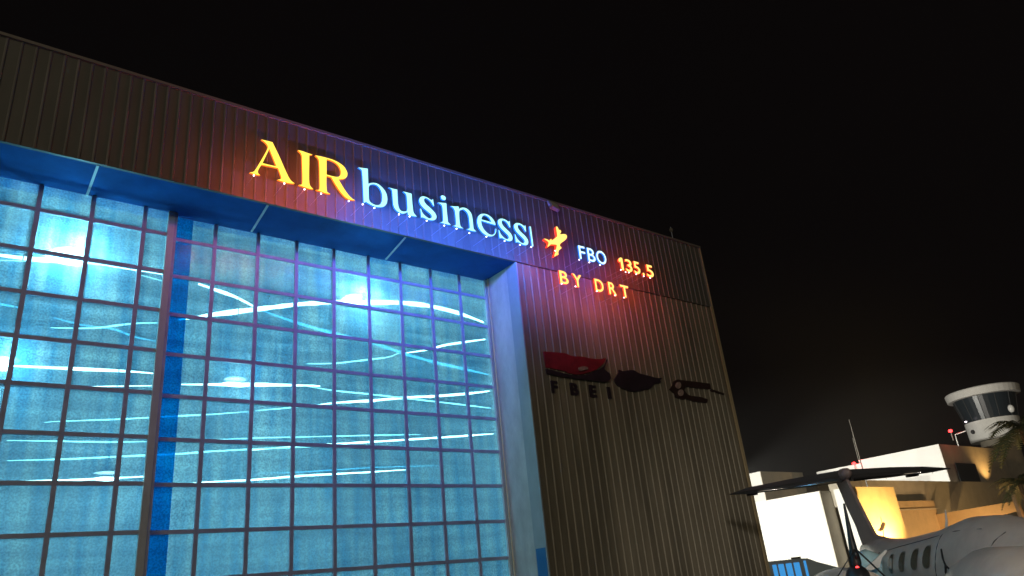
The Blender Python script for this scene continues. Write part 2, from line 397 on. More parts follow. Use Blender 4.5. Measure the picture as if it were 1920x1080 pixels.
streak_tube([(363, 906), (473, 901), (560, 893), (693, 885), (763, 880)], 20.3, .022, M['strip'], 'lowest white strip on the right leaf')
streak_tube([(13, 826), (117, 828), (200, 830), (290, 829)], 20, .018, M['strip_mid'], 'faint level strip just above a rail on the left leaf')
streak_tube([(393, 826), (480, 822), (560, 820), (700, 816), (790, 814)], 20, .014, M['strip_mid'], 'faint level strip just above the lower white one')
streak_tube([(480, 888), (560, 886), (700, 876), (830, 872)], 20.2, .012, M['strip_dim'], 'faintest thin strip above the lowest on the right leaf')

# ------------------------------------------------------------------ roof sign letters
YS = YF - .20                                    # front face of the letters
def curve_mesh(cu, name, mats, y, depth, parent, dx=0, dz=0, sx=1, sz=1):
    tmp = bpy.data.objects.new('tmp', cu); COL.objects.link(tmp)
    bpy.context.view_layer.update()
    me = bpy.data.meshes.new_from_object(tmp.evaluated_get(bpy.context.evaluated_depsgraph_get()))
    bpy.data.objects.remove(tmp)
    org = ORG[parent.name]
    front = []
    for p in me.polygons: front.append(p.normal.z > .7)
    for v in me.vertices:
        x, yy, z = v.co
        v.co = Vector((x * sx + dx, y + depth / 2 - z, yy * sz + dz)) - org
    me.materials.clear()
    for m_ in mats: me.materials.append(m_)
    for p, fr in zip(me.polygons, front): p.material_index = 0 if fr else 1
    me.name = name; me.update()
    o = bpy.data.objects.new(name, me); COL.objects.link(o); o.parent = parent; ORG[o.name] = org
    return o
def chaikin(pts):
    out = []; n = len(pts)
    for i in range(n):
        a, b, c = Vector(pts[i - 1]), Vector(pts[i]), Vector(pts[(i + 1) % n])
        u, v = (b - a), (c - b)
        if u.length > 0 and v.length > 0 and u.angle(v) < math.radians(52):
            out += [tuple(b.lerp(a, .25)), tuple(b.lerp(c, .25))]
        else: out.append(tuple(b))
    return out
def outline_curve(conts, depth):
    cu = bpy.data.curves.new('c', 'CURVE'); cu.dimensions = '2D'; cu.fill_mode = 'BOTH'; cu.extrude = depth / 2
    for c in conts:
        c = chaikin(c); sp = cu.splines.new('POLY'); sp.points.add(len(c) - 1)
        for q, (x, z) in zip(sp.points, c): q.co = (x, z, 0, 1)
        sp.use_cyclic_u = True
    return cu
def traced(conts, ox, oy, sc, y):
    out = []
    for c in conts:
        r = []
        for (a, b) in c:
            p = at_y(ox + a / sc, oy + b / sc, y); r.append((p.x, p.z))
        out.append(r)
    return out
Z1 = (460, 250, 7.714); Z2 = (660, 300, 7.715); Z3 = (810, 350, 8.31)
GA = [[(232,88),(300,105),(392,128),(440,225),(500,350),(560,490),(615,610),(655,680),(715,725),(640,722),(550,700),(465,670),(505,664),(524,650),(518,620),(474,502),(350,474),(234,452),(178,540),(185,580),(216,605),(140,592),(62,566),(110,560),(138,542),(225,400),(332,212),(322,170),(285,125)], [(348,222),(248,430),(350,456),(452,478)]]
GI = [[(762,243),(815,253),(900,285),(972,308),(925,315),(925,420),(922,560),(922,700),(935,760),(985,808),(925,800),(850,775),(770,745),(815,742),(828,725),(826,560),(820,400),(818,300)]]
GR = [[(1012,318),(1070,328),(1170,352),(1260,378),(1350,420),(1430,480),(1475,560),(1478,610),(1450,650),(1400,662),(1345,665),(1375,710),(1420,790),(1490,890),(1545,945),(1588,968),(1540,965),(1475,945),(1410,890),(1330,780),(1245,635),(1175,612),(1172,700),(1175,800),(1185,850),(1232,878),(1160,865),(1090,838),(1022,815),(1060,820),(1078,800),(1075,650),(1072,450),(1062,365)], [(1175,372),(1175,596),(1260,620),(1340,635),(1375,610),(1385,570),(1375,510),(1330,440),(1250,392)]]
Gb = [[(90,108),(150,115),(228,125),(232,250),(236,345),(290,328),(360,335),(430,385),(490,460),(515,550),(505,630),(465,675),(400,685),(320,672),(250,635),(205,605),(170,620),(165,500),(158,350),(150,200),(140,140)], [(240,372),(242,480),(245,580),(270,615),(330,650),(390,655),(425,625),(440,560),(435,480),(400,400),(350,355),(290,348)]]
Gu = [[(530,395),(590,415),(655,428),(658,520),(665,650),(690,720),(730,745),(780,745),(805,725),(800,620),(790,510),(778,485),(740,455),(800,470),(862,488),(870,600),(880,700),(892,770),(940,818),(870,810),(810,795),(805,750),(760,775),(700,772),(640,730),(600,670),(590,560),(582,440),(565,415)]]
Gs = [[(1172,562),(1178,610),(1188,668),(1172,655),(1150,610),(1110,570),(1070,548),(1045,555),(1040,590),(1070,640),(1130,690),(1190,750),(1222,800),(1222,845),(1190,872),(1130,872),(1070,850),(1020,825),(1002,835),(998,780),(988,700),(1000,705),(1015,760),(1060,810),(1110,845),(1145,845),(1158,820),(1145,785),(1090,740),(1020,680),(978,620),(972,570),(990,535),(1030,522),(1090,540),(1135,575),(1160,580)]]
Gi = [[(1242,615),(1300,618),(1365,625),(1370,720),(1380,820),(1390,900),(1432,938),(1370,930),(1275,900),(1310,895),(1322,875),(1315,750),(1308,670),(1290,640)], [(1285,520),(1310,508),(1345,525),(1360,555),(1350,580),(1325,580),(1295,560)]]
Gn = [[(292,302),(350,308),(415,308),(418,350),(460,325),(520,328),(580,370),(620,430),(635,520),(642,600),(650,660),(692,698),(620,690),(540,660),(580,655),(592,640),(585,560),(575,460),(545,390),(490,350),(440,365),(422,385),(425,480),(435,590),(450,625),(492,652),(420,640),(325,608),(362,605),(378,590),(370,480),(358,370),(335,330)]]
Ge = [[(705,520),(720,460),(760,425),(820,420),(880,440),(940,490),(980,550),(992,598),(880,565),(765,528),(775,600),(810,670),(870,730),(930,755),(970,740),(990,700),(992,650),(1002,660),(1000,710),(975,755),(930,775),(870,770),(800,730),(740,660),(710,590)], [(768,510),(900,545),(930,560),(900,490),(850,450),(810,440),(780,465)]]
Gs2 = [[(1210,530),(1215,580),(1222,638),(1205,625),(1180,575),(1145,535),(1105,520),(1085,535),(1088,575),(1120,625),(1180,680),(1230,730),(1258,790),(1250,835),(1215,852),(1160,838),(1110,805),(1075,797),(1055,805),(1050,760),(1038,668),(1050,680),(1065,730),(1110,785),(1150,815),(1185,818),(1200,795),(1190,760),(1140,710),(1080,655),(1035,590),(1025,535),(1045,505),(1085,495),(1140,510),(1180,540),(1198,550)]]
Gbar = [[(1518,618),(1540,622),(1582,930),(1560,930)]]
def letters(t, lst, mats, depth=.055):
    for conts, z, dx in lst:
        c = traced(conts, *z, YS)
        if dx: c = [[(x + dx, zz) for x, zz in k] for k in c]
        curve_mesh(outline_curve(c, depth), 'letter', mats, YS, depth, t)
def leds(t, pxs, col, e, y=None, r=.018, out=.75, lift=0.):
    """tiny lamps under the letters, each on a short arm from the wall"""
    y = y or YF - out
    for (u, v) in pxs:
        p = at_y(u, v, y)
        MB().tube([(p.x, y + .02, p.z), (p.x, YF - .1, p.z)], .003, 4).build('lamp_arm', M['frame'], t)
        MB().ball(p, r, r, r, 8, 6).build('led', M['led'], t, smooth=True)
        if e: lamp('SPOT', (p.x, y - .05, p.z), e, col, .03, (p.x, y + .95, p.z + .12), 178, t, .25)  # added wash light that colours the wall around the letters
sA = thing('illuminated_sign', (6.2, YF, 11.2), 'glowing amber serif letters AIR on the grey fascia', 'sign', 'illuminated signs on the hangar')
letters(sA, [(GA, Z1, 0), (GI, Z1, 0), (GR, Z1, 0)], [M['amber'], M['amber_side']])
REDC = (1, .15, .08); BLUC = (.05, .16, 1)
leds(sA, [(476, 329), (533, 344), (571, 355), (602, 363), (654, 377)], REDC, 22)
sB = thing('illuminated_sign', (10.5, YF, 11.2), 'glowing ice blue serif letters spelling business with a thin upright bar', 'sign', 'illuminated signs on the hangar')
letters(sB, [(Gb, Z2, 0), (Gu, Z2, 0), (Gs, Z2, 0), (Gi, Z2, 0), (Gn, Z3, 0), (Ge, Z3, 0), (Gs2, Z3, 0), (Gs2, Z3, .60), (Gbar, Z3, 0)], [M['cyan'], M['cyan_side']])
leds(sB, [(680, 383), (702, 390), (748, 402), (768, 406), (800, 414), (833, 423), (856, 429), (880, 437), (912, 444), (946, 452), (975, 459), (996, 463)], BLUC, 50)
PL = [[(455,160),(450,195),(420,225),(375,255),(360,275),(358,300),(378,310),(380,330),(360,342),(345,350),(335,395),(345,405),(335,418),(315,418),(290,440),(280,432),(300,380),(312,320),(318,280),(270,275),(235,272),(215,295),(195,312),(190,300),(205,270),(205,245),(180,225),(148,205),(152,195),(185,205),(220,225),(235,200),(245,200),(245,225),(290,195),(325,165),(318,120),(305,50),(312,32),(328,38),(345,80),(365,82),(378,100),(370,118),(358,125),(365,140),(400,135),(435,138)]]
sP = thing('illuminated_sign', (14.4, YF, 11.5), 'glowing yellow airplane silhouette between the blue bar and the letters FBO', 'sign', 'illuminated signs on the hangar')
curve_mesh(outline_curve(traced(PL, 1000, 420, 7.2, YS), .1), 'airplane_shape', [M['warm'], M['red_side']], YS, .1, sP)
leds(sP, [(1041, 470)], (1, .10, .07), 22)

def text_letter(ch, x, z, h, wd, t, mats, bold=0., depth=.05, y=YS):
    cu = bpy.data.curves.new('t', 'FONT'); cu.body = ch; cu.size = 1; cu.extrude = depth / 2 ; cu.offset = bold; cu.resolution_u = 6
    o = curve_mesh(cu, 'letter', mats, y, depth, t)
    me = o.data; org = ORG[t.name]
    xs = [v.co.x for v in me.vertices]; zs = [v.co.z for v in me.vertices]
    a, b = min(xs), max(xs); c, d = min(zs), max(zs)
    for v in me.vertices:
        v.co.x = x - org.x + (v.co.x - a) / (b - a) * wd
        v.co.z = z - org.z + (v.co.z - c) / (d - c) * h
    me.update(); return o
k = YS / 15.0
sF = thing('illuminated_sign', (16, YF, 11.2), 'cool white capital letters FBO on the fascia', 'sign', 'illuminated signs on the hangar')
for ch, x, wd in (('F', 15.42, .27), ('B', 15.80, .33), ('O', 16.20, .44)):
    text_letter(ch, x * k, 1.6 + (11.21 - 1.6) * k, .47 if ch != 'O' else .48, wd, sF, [M['icewhite'], M['cyan_side']], .005)
leds(sF, [(1086, 487), (1105, 492), (1125, 497)], (.12, .08, 1), 14)
sN = thing('illuminated_sign', (18, YF, 11.2), 'red rimmed glowing number 135.5 near the right end of the fascia', 'sign', 'illuminated signs on the hangar')
for ch, x, wd, h, dz in (('3', 17.56, .31, .46, 0), ('5', 17.96, .30, .46, 0), ('.', 18.36, .10, .10, 0), ('5', 18.60, .34, .46, 0)):
    text_letter(ch, x * k, 1.6 + (11.18 + dz - 1.6) * k, h, wd, sN, [M['warm'], M['red_side']], .012)
curve_mesh(outline_curve([[(17.0 + a, 11.052 + b) for a, b in ((0, .35), (.10, .46), (.21, .46), (.21, 0), (.10, 0), (.10, .32), (.03, .27))]], .05), 'letter', [M['warm'], M['red_side']], YS, .05, sN)
leds(sN, [(1164, 506), (1173, 510), (1179, 511), (1193, 514), (1207, 518), (1219, 521)], (1, .07, .05), 7)
sD = thing('illuminated_sign', (16, YF, 10.2), 'glowing yellow letters BY DRT under the other signs', 'sign', 'illuminated signs on the hangar')
for ch, x, wd in (('B', 14.42, .35), ('Y', 14.97, .38), ('D', 15.93, .37), ('R', 16.54, .34), ('T', 17.10, .38)):
    text_letter(ch, x * k, 1.6 + (10.17 - 1.6) * k, .43, wd, sD, [M['warm'], M['red_side']], .012)
leds(sD, [(1053, 532), (1079, 537), (1119, 546), (1153, 554), (1170, 558)], (1, .16, .10), 8)

# ------------------------------------------------------------------ unlit emblems on the lower wall
Z8 = (1000, 640, 4.8); YE = YF - .06
def emblem(t, name, conts, mat, y=YE, depth=.06, z=Z8):
    return curve_mesh(outline_curve(traced(conts, *z, y), depth), name, [mat, mat], y, depth, t)
e1 = thing('wall_emblem', (14.6, YF, 7.2), 'unlit dark red wave shaped emblem above small dark letters', 'emblem', 'unlit emblems on the beige wall')
emblem(e1, 'red_wing', [[(98,90),(200,98),(290,105),(350,135),(440,135),(520,155),(600,160),(655,150),(640,190),(600,230),(560,260),(520,270),(470,290),(400,300),(330,290),(280,265),(200,250),(120,232)]], M['logo_red'])
emblem(e1, 'dark_swoosh', [[(120,245),(200,265),(300,295),(400,310),(480,300),(560,265),(620,240),(660,200),(668,160),(650,215),(640,250),(690,290),(700,330),(680,360),(620,365),(520,350),(420,340),(330,325),(220,310),(130,290)]], M['logo_dark'], YE - .035)
emblem(e1, 'pale_patch', [[(410,235),(450,222),(490,232),(495,250),(455,258),(430,268),(412,255)]], M['logo_pale'], YE - .045, .03)
for ch, x, wd in (('F', 13.50, .22), ('B', 14.22, .30), ('E', 14.98, .26), ('I', 15.72, .12)):
    text_letter(ch, x, 6.62, .36, wd, e1, [M['logo_dark'], M['logo_dark']], .03, .05, YE)
e2 = thing('wall_emblem', (17.2, YF, 7.2), 'unlit dark bird shaped emblem in the middle of the three', 'emblem', 'unlit emblems on the beige wall')
emblem(e2, 'bird_shape', [[(735,340),(760,300),(775,255),(810,270),(860,258),(910,258),(945,285),(1000,300),(1060,315),(1110,330),(1165,328),(1140,350),(1155,370),(1120,375),(1085,385),(1060,425),(1000,435),(960,445),(900,455),(830,435),(780,410),(750,380)]], M['logo_dark'])
e3 = thing('wall_emblem', (19.8, YF, 7.2), 'unlit emblem of two pale discs with two dark bars nearest the wall corner', 'emblem', 'unlit emblems on the beige wall')
emblem(e3, 'bar_shape', [[(1232,430),(1255,400),(1265,360),(1300,340),(1340,350),(1400,355),(1590,380),(1600,430),(1480,420),(1370,405),(1360,440),(1400,490),(1490,495),(1570,520),(1565,550),(1460,545),(1380,515),(1340,522),(1290,505),(1270,465)]], M['logo_brown'])
emblem(e3, 'tail_line', [[(1602,428),(1720,468),(1720,480),(1602,446)]], M['logo_brown'])
for cx, cy in ((1308, 395), (1330, 462)):
    emblem(e3, 'pale_disc', [[(cx + 24 * math.cos(a * .5236), cy + 30 * math.sin(a * .5236)) for a in range(12)]], M['logo_pale'], YE - .04, .03)

# ------------------------------------------------------------------ roof fittings
p = at_y(1038, 387, YF - .2)
fl = thing('floodlight', (p.x, YF - .2, p.z), 'small pale square floodlight tilted on the roof edge above the airplane sign', 'floodlight')
fb = MB().box(-.17, .17, -.06, .06, -.15, .15).build('housing', M['trim'], fl, local=True)
MB().box(-.145, .145, -.068, -.061, -.125, .125).build('lens', M['lampglass'], fb, local=True)
MB().box(-.2, -.175, -.03, .03, -.03, .16).box(.175, .2, -.03, .03, -.03, .16).box(-.2, .2, -.03, .03, .161, .18).build('bracket', M['frame'], fl, local=True)
fl.rotation_euler = (math.radians(-25), math.radians(8), 0)
p = at_y(1258, 430, YF + .6)
cm = thing('security_camera', (p.x, p.y, ZR), 'tiny dark dome camera on a short pole above the roof edge', 'camera')
MB().tube([(p.x, p.y, ZR), (p.x, p.y, p.z + .1)], .018).build('pole', M['frame'], cm)
MB().ball((p.x, p.y, p.z - .03), .07, .07, .09).build('dome', M['trim'], cm, smooth=True)

# ------------------------------------------------------------------ terminal buildings behind
def block(name, label, x0, x1, y0, y1, z0, z1, mw, mf, parapet=.25):
    """x0 face catches the floodlight, y0 face looks to the camera"""
    t = thing(name, ((x0 + x1) / 2, y0, 0), label, 'building', 'terminal buildings behind the aircraft')
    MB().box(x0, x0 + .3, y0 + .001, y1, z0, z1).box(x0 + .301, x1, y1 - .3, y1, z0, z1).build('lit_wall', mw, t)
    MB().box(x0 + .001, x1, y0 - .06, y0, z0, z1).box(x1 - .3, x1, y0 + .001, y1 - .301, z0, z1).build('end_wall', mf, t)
    MB().box(x0 + .301, x1 - .301, y0 + .001, y1 - .301, z1 - .6, z1 - parapet).build('roof', M['roof'], t)
    return t
zx = lambda r, x: 1.6 + r * x
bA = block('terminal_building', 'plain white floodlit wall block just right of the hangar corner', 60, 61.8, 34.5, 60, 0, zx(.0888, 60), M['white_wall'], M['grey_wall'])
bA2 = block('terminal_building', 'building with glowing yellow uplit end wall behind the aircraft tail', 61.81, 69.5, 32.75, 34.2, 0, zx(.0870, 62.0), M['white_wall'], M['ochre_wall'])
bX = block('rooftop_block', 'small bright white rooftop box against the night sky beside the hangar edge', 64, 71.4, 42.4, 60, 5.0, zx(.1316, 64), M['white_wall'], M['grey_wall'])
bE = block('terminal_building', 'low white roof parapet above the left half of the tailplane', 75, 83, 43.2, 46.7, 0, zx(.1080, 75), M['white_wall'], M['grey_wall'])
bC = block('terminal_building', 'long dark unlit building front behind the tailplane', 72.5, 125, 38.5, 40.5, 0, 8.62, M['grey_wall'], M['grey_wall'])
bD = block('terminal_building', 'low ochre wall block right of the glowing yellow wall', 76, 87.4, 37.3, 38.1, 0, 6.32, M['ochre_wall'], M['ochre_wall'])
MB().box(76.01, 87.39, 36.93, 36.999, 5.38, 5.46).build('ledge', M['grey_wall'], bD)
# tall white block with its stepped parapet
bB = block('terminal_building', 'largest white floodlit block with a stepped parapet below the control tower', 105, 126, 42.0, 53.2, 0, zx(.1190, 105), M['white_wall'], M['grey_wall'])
MB().box(105, 105.3, 53.201, 60, 0, zx(.1146, 105)).build('lower_parapet_wall', M['white_wall'], bB)
# windows of the dark end wall
wx = at_y(1790, 868, 41.69); wx2 = at_y(1828, 872, 41.69)
MB().box(wx.x, wx2.x, 41.62, 41.69, wx.z - 3.4, wx.z).build('window', M['dark_glass'], bB)
# ramp parapets
def ramp(label, x, quad, mat, th=.25):
    P = [at_x(u, v, x) for u, v in quad]
    o = MB().prism(P, (th, 0, 0)).build('ramp_wall', mat, loc=tuple(P[0]))
    fix_normals(o)
    return tag(o, label, 'ramp wall', 'sloping walls by the terminal')
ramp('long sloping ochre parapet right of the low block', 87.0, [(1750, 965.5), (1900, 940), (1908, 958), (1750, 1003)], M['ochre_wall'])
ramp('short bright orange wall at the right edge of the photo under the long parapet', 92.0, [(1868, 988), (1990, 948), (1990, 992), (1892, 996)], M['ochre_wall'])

# antenna mast
p = at_x(1592, 787, 75.3)
am = thing('antenna_mast', (p.x, p.y, 9.5), 'thin double antenna mast rising from the white parapet', 'antenna')
MB().tube([(p.x, p.y, 6.0), (p.x, p.y, p.z)], [.10, .03], 5).build('mast', M['trim'], am)
MB().tube([(p.x - .16, p.y + .1, p.z - 4.4), (p.x - .10, p.y + .1, p.z - 1.9)], .03, 5).box(p.x - .2, p.x, p.y + .05, p.y + .12, p.z - 4.45, p.z - 4.37).build('side_element', M['trim'], am)
# aviation lights
def beacon(px, x, label, bracket):
    p = at_x(*px, x)
    t = thing('warning_light', (p.x, p.y, p.z - .5), label, 'warning light', 'red warning lights on the roofs')
    MB().ball(p, .26, .26, .2).build('lens', M['red_lamp'], t, smooth=True)
    MB().tube([(p.x, p.y, p.z - .2), (p.x, p.y, p.z - 1.3)], .05, 6).build('post', M['trim'], t)
    if bracket:
        a = at_x(1791, 815, x); b = at_x(1797, 836, x); c = at_x(1811, 808, x)
        MB().tube([b, a, c], .07, 5).build('bracket', M['pwhite'], t)
    lamp('POINT', (p.x - .1, p.y - .4, p.z + .25), 90, (1, .04, .04), .05, parent=t)
beacon((1782, 808), 108, 'red warning light on a bent pipe beside the control tower', True)
beacon((1601, 869), 104.6, 'red warning light on the white parapet left of the antenna mast', False)

# ------------------------------------------------------------------ control tower
TC = Vector((137, 45.6, 0))
tw = thing('control_tower', (TC.x, TC.y, 0), 'round white control tower with dark slanted glass behind palm fronds', 'control tower')
zc = [zx(.1100, 137), zx(.1330, 137), zx(.1605, 137), zx(.1702, 137)]
def ring(r, z, n=40): return [(TC.x + r * math.cos(2 * math.pi * k / n), TC.y + r * math.sin(2 * math.pi * k / n), z) for k in range(n)]
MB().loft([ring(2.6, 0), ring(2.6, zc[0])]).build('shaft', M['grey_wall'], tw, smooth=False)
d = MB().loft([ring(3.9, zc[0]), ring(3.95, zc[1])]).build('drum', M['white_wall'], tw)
cab = MB().loft([ring(3.85, zc[1] + .003), ring(4.6, zc[2])], caps=False).build('cab_glass', M['dark_glass'], tw)
for k in range(12):
    a = 2 * math.pi * (k + .3) / 12
    MB().tube([(TC.x + 3.9 * math.cos(a), TC.y + 3.9 * math.sin(a), zc[1]), (TC.x + 4.64 * math.cos(a), TC.y + 4.64 * math.sin(a), zc[2])], .05, 4).build('mullion', M['frame_dark'], cab)
MB().loft([ring(5.05, zc[2]), ring(5.35, zc[2] + .05), ring(5.5, zc[3] - .15), ring(5.35, zc[3])]).build('roof_ring', M['white_wall'], tw)
q = at_x(1777, 749, 134); MB().ball(q, .22, .22, .22).build('roof_lamp', M['pwhite'], tw, smooth=True)
q = at_x(1824, 810, 133.3); MB().ball((q.x, q.y, q.z), .3, .3, .36).build('drum_opening', M['black'], tw, smooth=True)
q = at_x(1896, 766, 130); MB().ball(q, .45, .45, .62).build('ventilator', M['pwhite'], tw, smooth=True)
q = at_x(1811, 791, 132); MB().ball(q, .16, .16, .12).build('cab_light', M['led'], tw, smooth=True)

# ------------------------------------------------------------------ palms
def palm(base, top, label, nf=17, L=3.2, r=.2, seed=1):
    rnd = random.Random(seed)
    t = thing('palm_tree', base, label, 'palm tree', 'palms by the terminal')
    b, tp = Vector(base), Vector(top)
    pts = [b.lerp(tp, k / 8) + Vector((.12 * math.sin(k * .6), 0, 0)) for k in range(9)]
    MB().tube(pts, [r * (1.25 - .05 * k) for k in range(9)], 9).build('trunk', M['trunk'], t)
    c = MB(); top = pts[-1]
    for i in range(nf):
        az = 2 * math.pi * i / nf + rnd.uniform(-.2, .2); el = rnd.uniform(-.25, 1.25)
        h = Vector((math.cos(az), math.sin(az), 0)); side = Vector((-h.y, h.x, 0)); ll = L * rnd.uniform(.8, 1.1)
        spine = []
        for k in range(11):
            q = k / 10
            spine.append(top + h * (ll * q * math.cos(el * (1 - .3 * q))) + Vector((0, 0, ll * (math.sin(el) * q - .75 * q * q))))
        for k in range(1, 11):
            for s_ in (-1, 1):
                for e_ in (0, .5):
                    p0 = spine[k - 1].lerp(spine[k], e_)
                    w_ = L * .24 * math.sin(math.pi * min(.97, (k + e_) / 10.5)) ** .6 * rnd.uniform(.8, 1.15)
                    tip = p0 + side * s_ * w_ + h * w_ * .55 + Vector((0, 0, -w_ * rnd.uniform(.25, .6)))
                    wd = (spine[k] - spine[k - 1]) * .22
                    c.add([p0 - wd, p0 + wd, tip], [(0, 1, 2)])
        c.tube(spine, [.035 * (1.1 - .09 * k) for k in range(11)], 4, caps=False)
    c.build('crown', M['frond'], t)
    return t
pa = at_x(1914, 800, 90); pb = at_x(1912, 905, 80); pc = at_x(1893, 905, 84)
palm((pa.x, pa.y, 0), tuple(pa), 'tallest palm whose fronds hang before the control tower', 20, 4.6, .3, 3)
palm((pb.x, pb.y, 0), tuple(pb), 'low palm lit orange from below at the right edge of the photo', 15, 2.6, .2, 5)
palm((pc.x, pc.y, 0), tuple(pc), 'dark slim palm standing before the dark building front', 12, 1.9, .26, 8)

# ------------------------------------------------------------------ site lamps (fixtures stand hidden behind the hangar and the aircraft)
def fixture(loc, target, energy, col, spot, label, group=None, blend=.5, r=.15):
    t = thing('floodlight', loc, label, 'floodlight', group)
    v = (Vector(target) - Vector(loc)).normalized()
    L0 = Vector(loc)
    MB().tube([L0 - v * .30, L0 - v * .06], [.12, .2], 10).build('housing', M['frame'], t)
    lamp('SPOT', tuple(L0 + v * .05), energy, col, r, target, spot, t, blend)
fixture((22.6, 39.5, 9.5), (60, 43, 4.2), 105000, (1, .97, .84), 46, 'floodlight on the side wall of the hangar aimed at the white buildings', blend=.6)
fixture((71, 52, 10.7), (112, 47, 13.5), 52000, (1, .97, .86), 50, 'floodlight on the white rooftop box aimed at the tallest white block', blend=.7)
def mast(loc, target, energy, col, spot, label):
    t = thing('light_mast', (loc[0], loc[1], 0), label, 'light mast', 'apron light masts behind the photographer')
    MB().tube([(loc[0], loc[1], 0), loc], [.14, .07], 10).build('pole', M['frame'], t)
    v = (Vector(target) - Vector(loc)).normalized()
    MB().tube([Vector(loc) - v * .3, Vector(loc) - v * .02], [.2, .3], 12).build('lamp_head', M['frame'], t)
    lamp('SPOT', tuple(Vector(loc) + v * .05), energy, col, .8, target, spot, t, .9)
mast((-42, -18, 14), (12, 15, 6.5), 11500, (1, .86, .62), 52, 'apron light mast shining on the hangar wall')
mast((-6, -8, 9), (16, 7.6, 1.8), 6500, (1, .90, .78), 30, 'apron light mast shining on the parked aircraft')  # added fill so the aircraft turns a neutral grey
def uplight(loc, target, energy, col, spot, label):
    fixture(loc, target, energy, col, spot, label, 'warm uplights at the terminal', .8, .1)
uplight((65.2, 30.4, .4), (65.4, 32.4, 4.2), 13000, (1, .70, .26), 120, 'warm uplight in front of the glowing yellow wall')
uplight((80, 29.0, .4), (82, 37, 4.5), 2600, (1, .64, .30), 130, 'warm uplight in front of the low ochre block')
uplight((84, 31, .3), (87, 32, 3.5), 1000, (1, .64, .30), 150, 'warm uplight below the long sloping parapet')
uplight((90, 28.5, .4), (92, 29.5, 3.0), 1700, (1, .62, .22), 120, 'warm uplight at the short orange wall')
uplight((84, 26.5, .4), (82, 29, 6.5), 1500, (1, .55, .16), 90, 'warm uplight under the palms')
uplight((117, 39.7, 8.9), (117, 41.7, 13), 1100, (1, .56, .17), 100, 'warm uplight on the roof below the tall block')

# small wind ornament before the glowing wall
q0 = at_y(1657, 1010, 31.6); q1 = at_y(1651, 969, 31.6)
orn = thing('garden_ornament', (q0.x, q0.y, 0), 'small dark leaf shaped figure on a thin stem before the glowing yellow wall', 'ornament')
MB().tube([(q0.x, q0.y, 0), q0, at_y(1655, 985, 31.6), q1], .03, 5).build('stem', M['black'], orn)
lf = [(1648, 994), (1653, 996), (1658, 991), (1660, 984), (1659, 979), (1656, 979), (1654, 984), (1652, 990)]
o = MB().prism([at_y(u, v, 31.58) for u, v in lf], (0, .12, 0)).build('leaf_figure', M['logo_brown'], orn); fix_normals(o)

# ------------------------------------------------------------------ T tail aircraft
A = Vector((.7437, .6685, 0)); NN = Vector((.6685, -.7437, 0))
base = A * 20.5 + NN * 5.1
ac = thing('parked_aircraft', (base.x, base.y, 0), 'grey propeller aircraft with a tall T shaped tail parked beside the hangar', 'aircraft', rz=math.atan2(-.6685, -.7437))
def oval(x, zc_, ry, rz_, n=28): return [(x, ry * math.cos(2 * math.pi * k / n), zc_ + rz_ * math.sin(2 * math.pi * k / n)) for k in range(n)]
st = [(-.35, 1.72, .03, .04), (0, 1.70, .10, .14), (1, 1.66, .22, .24), (2, 1.55, .40, .35), (3.3, 1.30, .60, .52), (4.5, 1.21, .69, .63), (5.9, 1.19, .72, .69), (7.2, 1.24, .74, .75), (8, 1.21, .74, .74), (8.7, 1.13, .73, .70), (9.6, 1.02, .68, .60), (11.0, .94, .52, .42), (12.3, .86, .30, .24), (12.9, .84, .05, .04)]
fus = fix_normals(MB().loft([oval(*s_) for s_ in st]).build('fuselage', M['plane_paint'], ac, smooth=True, local=True))
def side_y(x, z):
    for a_, b_ in zip(st[:-1], st[1:]):
        if a_[0] <= x <= b_[0]:
            q = (x - a_[0]) / (b_[0] - a_[0]); zc_, ry, rz_ = [a_[i] + (b_[i] - a_[i]) * q for i in (1, 2, 3)]
            return -ry * math.sqrt(max(0.0, 1 - ((z - zc_) / rz_) ** 2))
    return 0
def surf(poly, name, mat, parent, off=.006, n=9):
    """a panel lying on the fuselage side: fan about its centre, pushed onto the skin"""
    cx = sum(p_[0] for p_ in poly) / len(poly); cz = sum(p_[1] for p_ in poly) / len(poly)
    vs = [(cx, side_y(cx, cz) - off, cz)]; fs = []; rings_ = 4; m_ = len(poly)
    for r_ in range(1, rings_ + 1):
        for (x, z) in poly:
            X = cx + (x - cx) * r_ / rings_; Z = cz + (z - cz) * r_ / rings_
            vs.append((X, side_y(X, Z) - off, Z))
    for k_ in range(m_):
        fs.append((0, 1 + k_, 1 + (k_ + 1) % m_))
        for r_ in range(rings_ - 1):
            a0 = 1 + r_ * m_ + k_; a1 = 1 + r_ * m_ + (k_ + 1) % m_
            fs.append((a0, a0 + m_, a1 + m_, a1))
    return MB().add(vs, fs).build(name, mat, parent, smooth=True, local=True)
for (xc, zt, zb, hw) in ((4.22, 1.55, 1.22, .15), (5.0, 1.575, 1.25, .165), (5.78, 1.60, 1.28, .175), (6.48, 1.63, 1.30, .185)):
    cz = (zt + zb) / 2; hz = (zt - zb) / 2
    pl = [(xc + hw * abs(math.cos(a)) ** .6 * (1 if math.cos(a) > 0 else -1), cz + hz * abs(math.sin(a)) ** .7 * (1 if math.sin(a) > 0 else -1)) for a in [2 * math.pi * k_ / 20 for k_ in range(20)]]
    surf([(xc + (x - xc) * 1.18, cz + (z - cz) * 1.1) for x, z in pl], 'window_rim', M['trim'], fus, .003)
    surf(pl, 'cabin_window', M['cabin_glass'], fus, .008)
def seam(pts, r=.018):
    MB().tube([(x, side_y(x, z) - .003, z) for x, z in pts], r, 5).build('panel_seam', M['seam'], fus, local=True)
seam([(7.25, 1.56), (7.33, 1.44), (7.42, 1.32), (7.55, 1.27), (8.0, 1.27), (8.5, 1.28)])
seam([(7.42, 1.32), (7.36, 1.22), (7.34, 1.1)], .022)
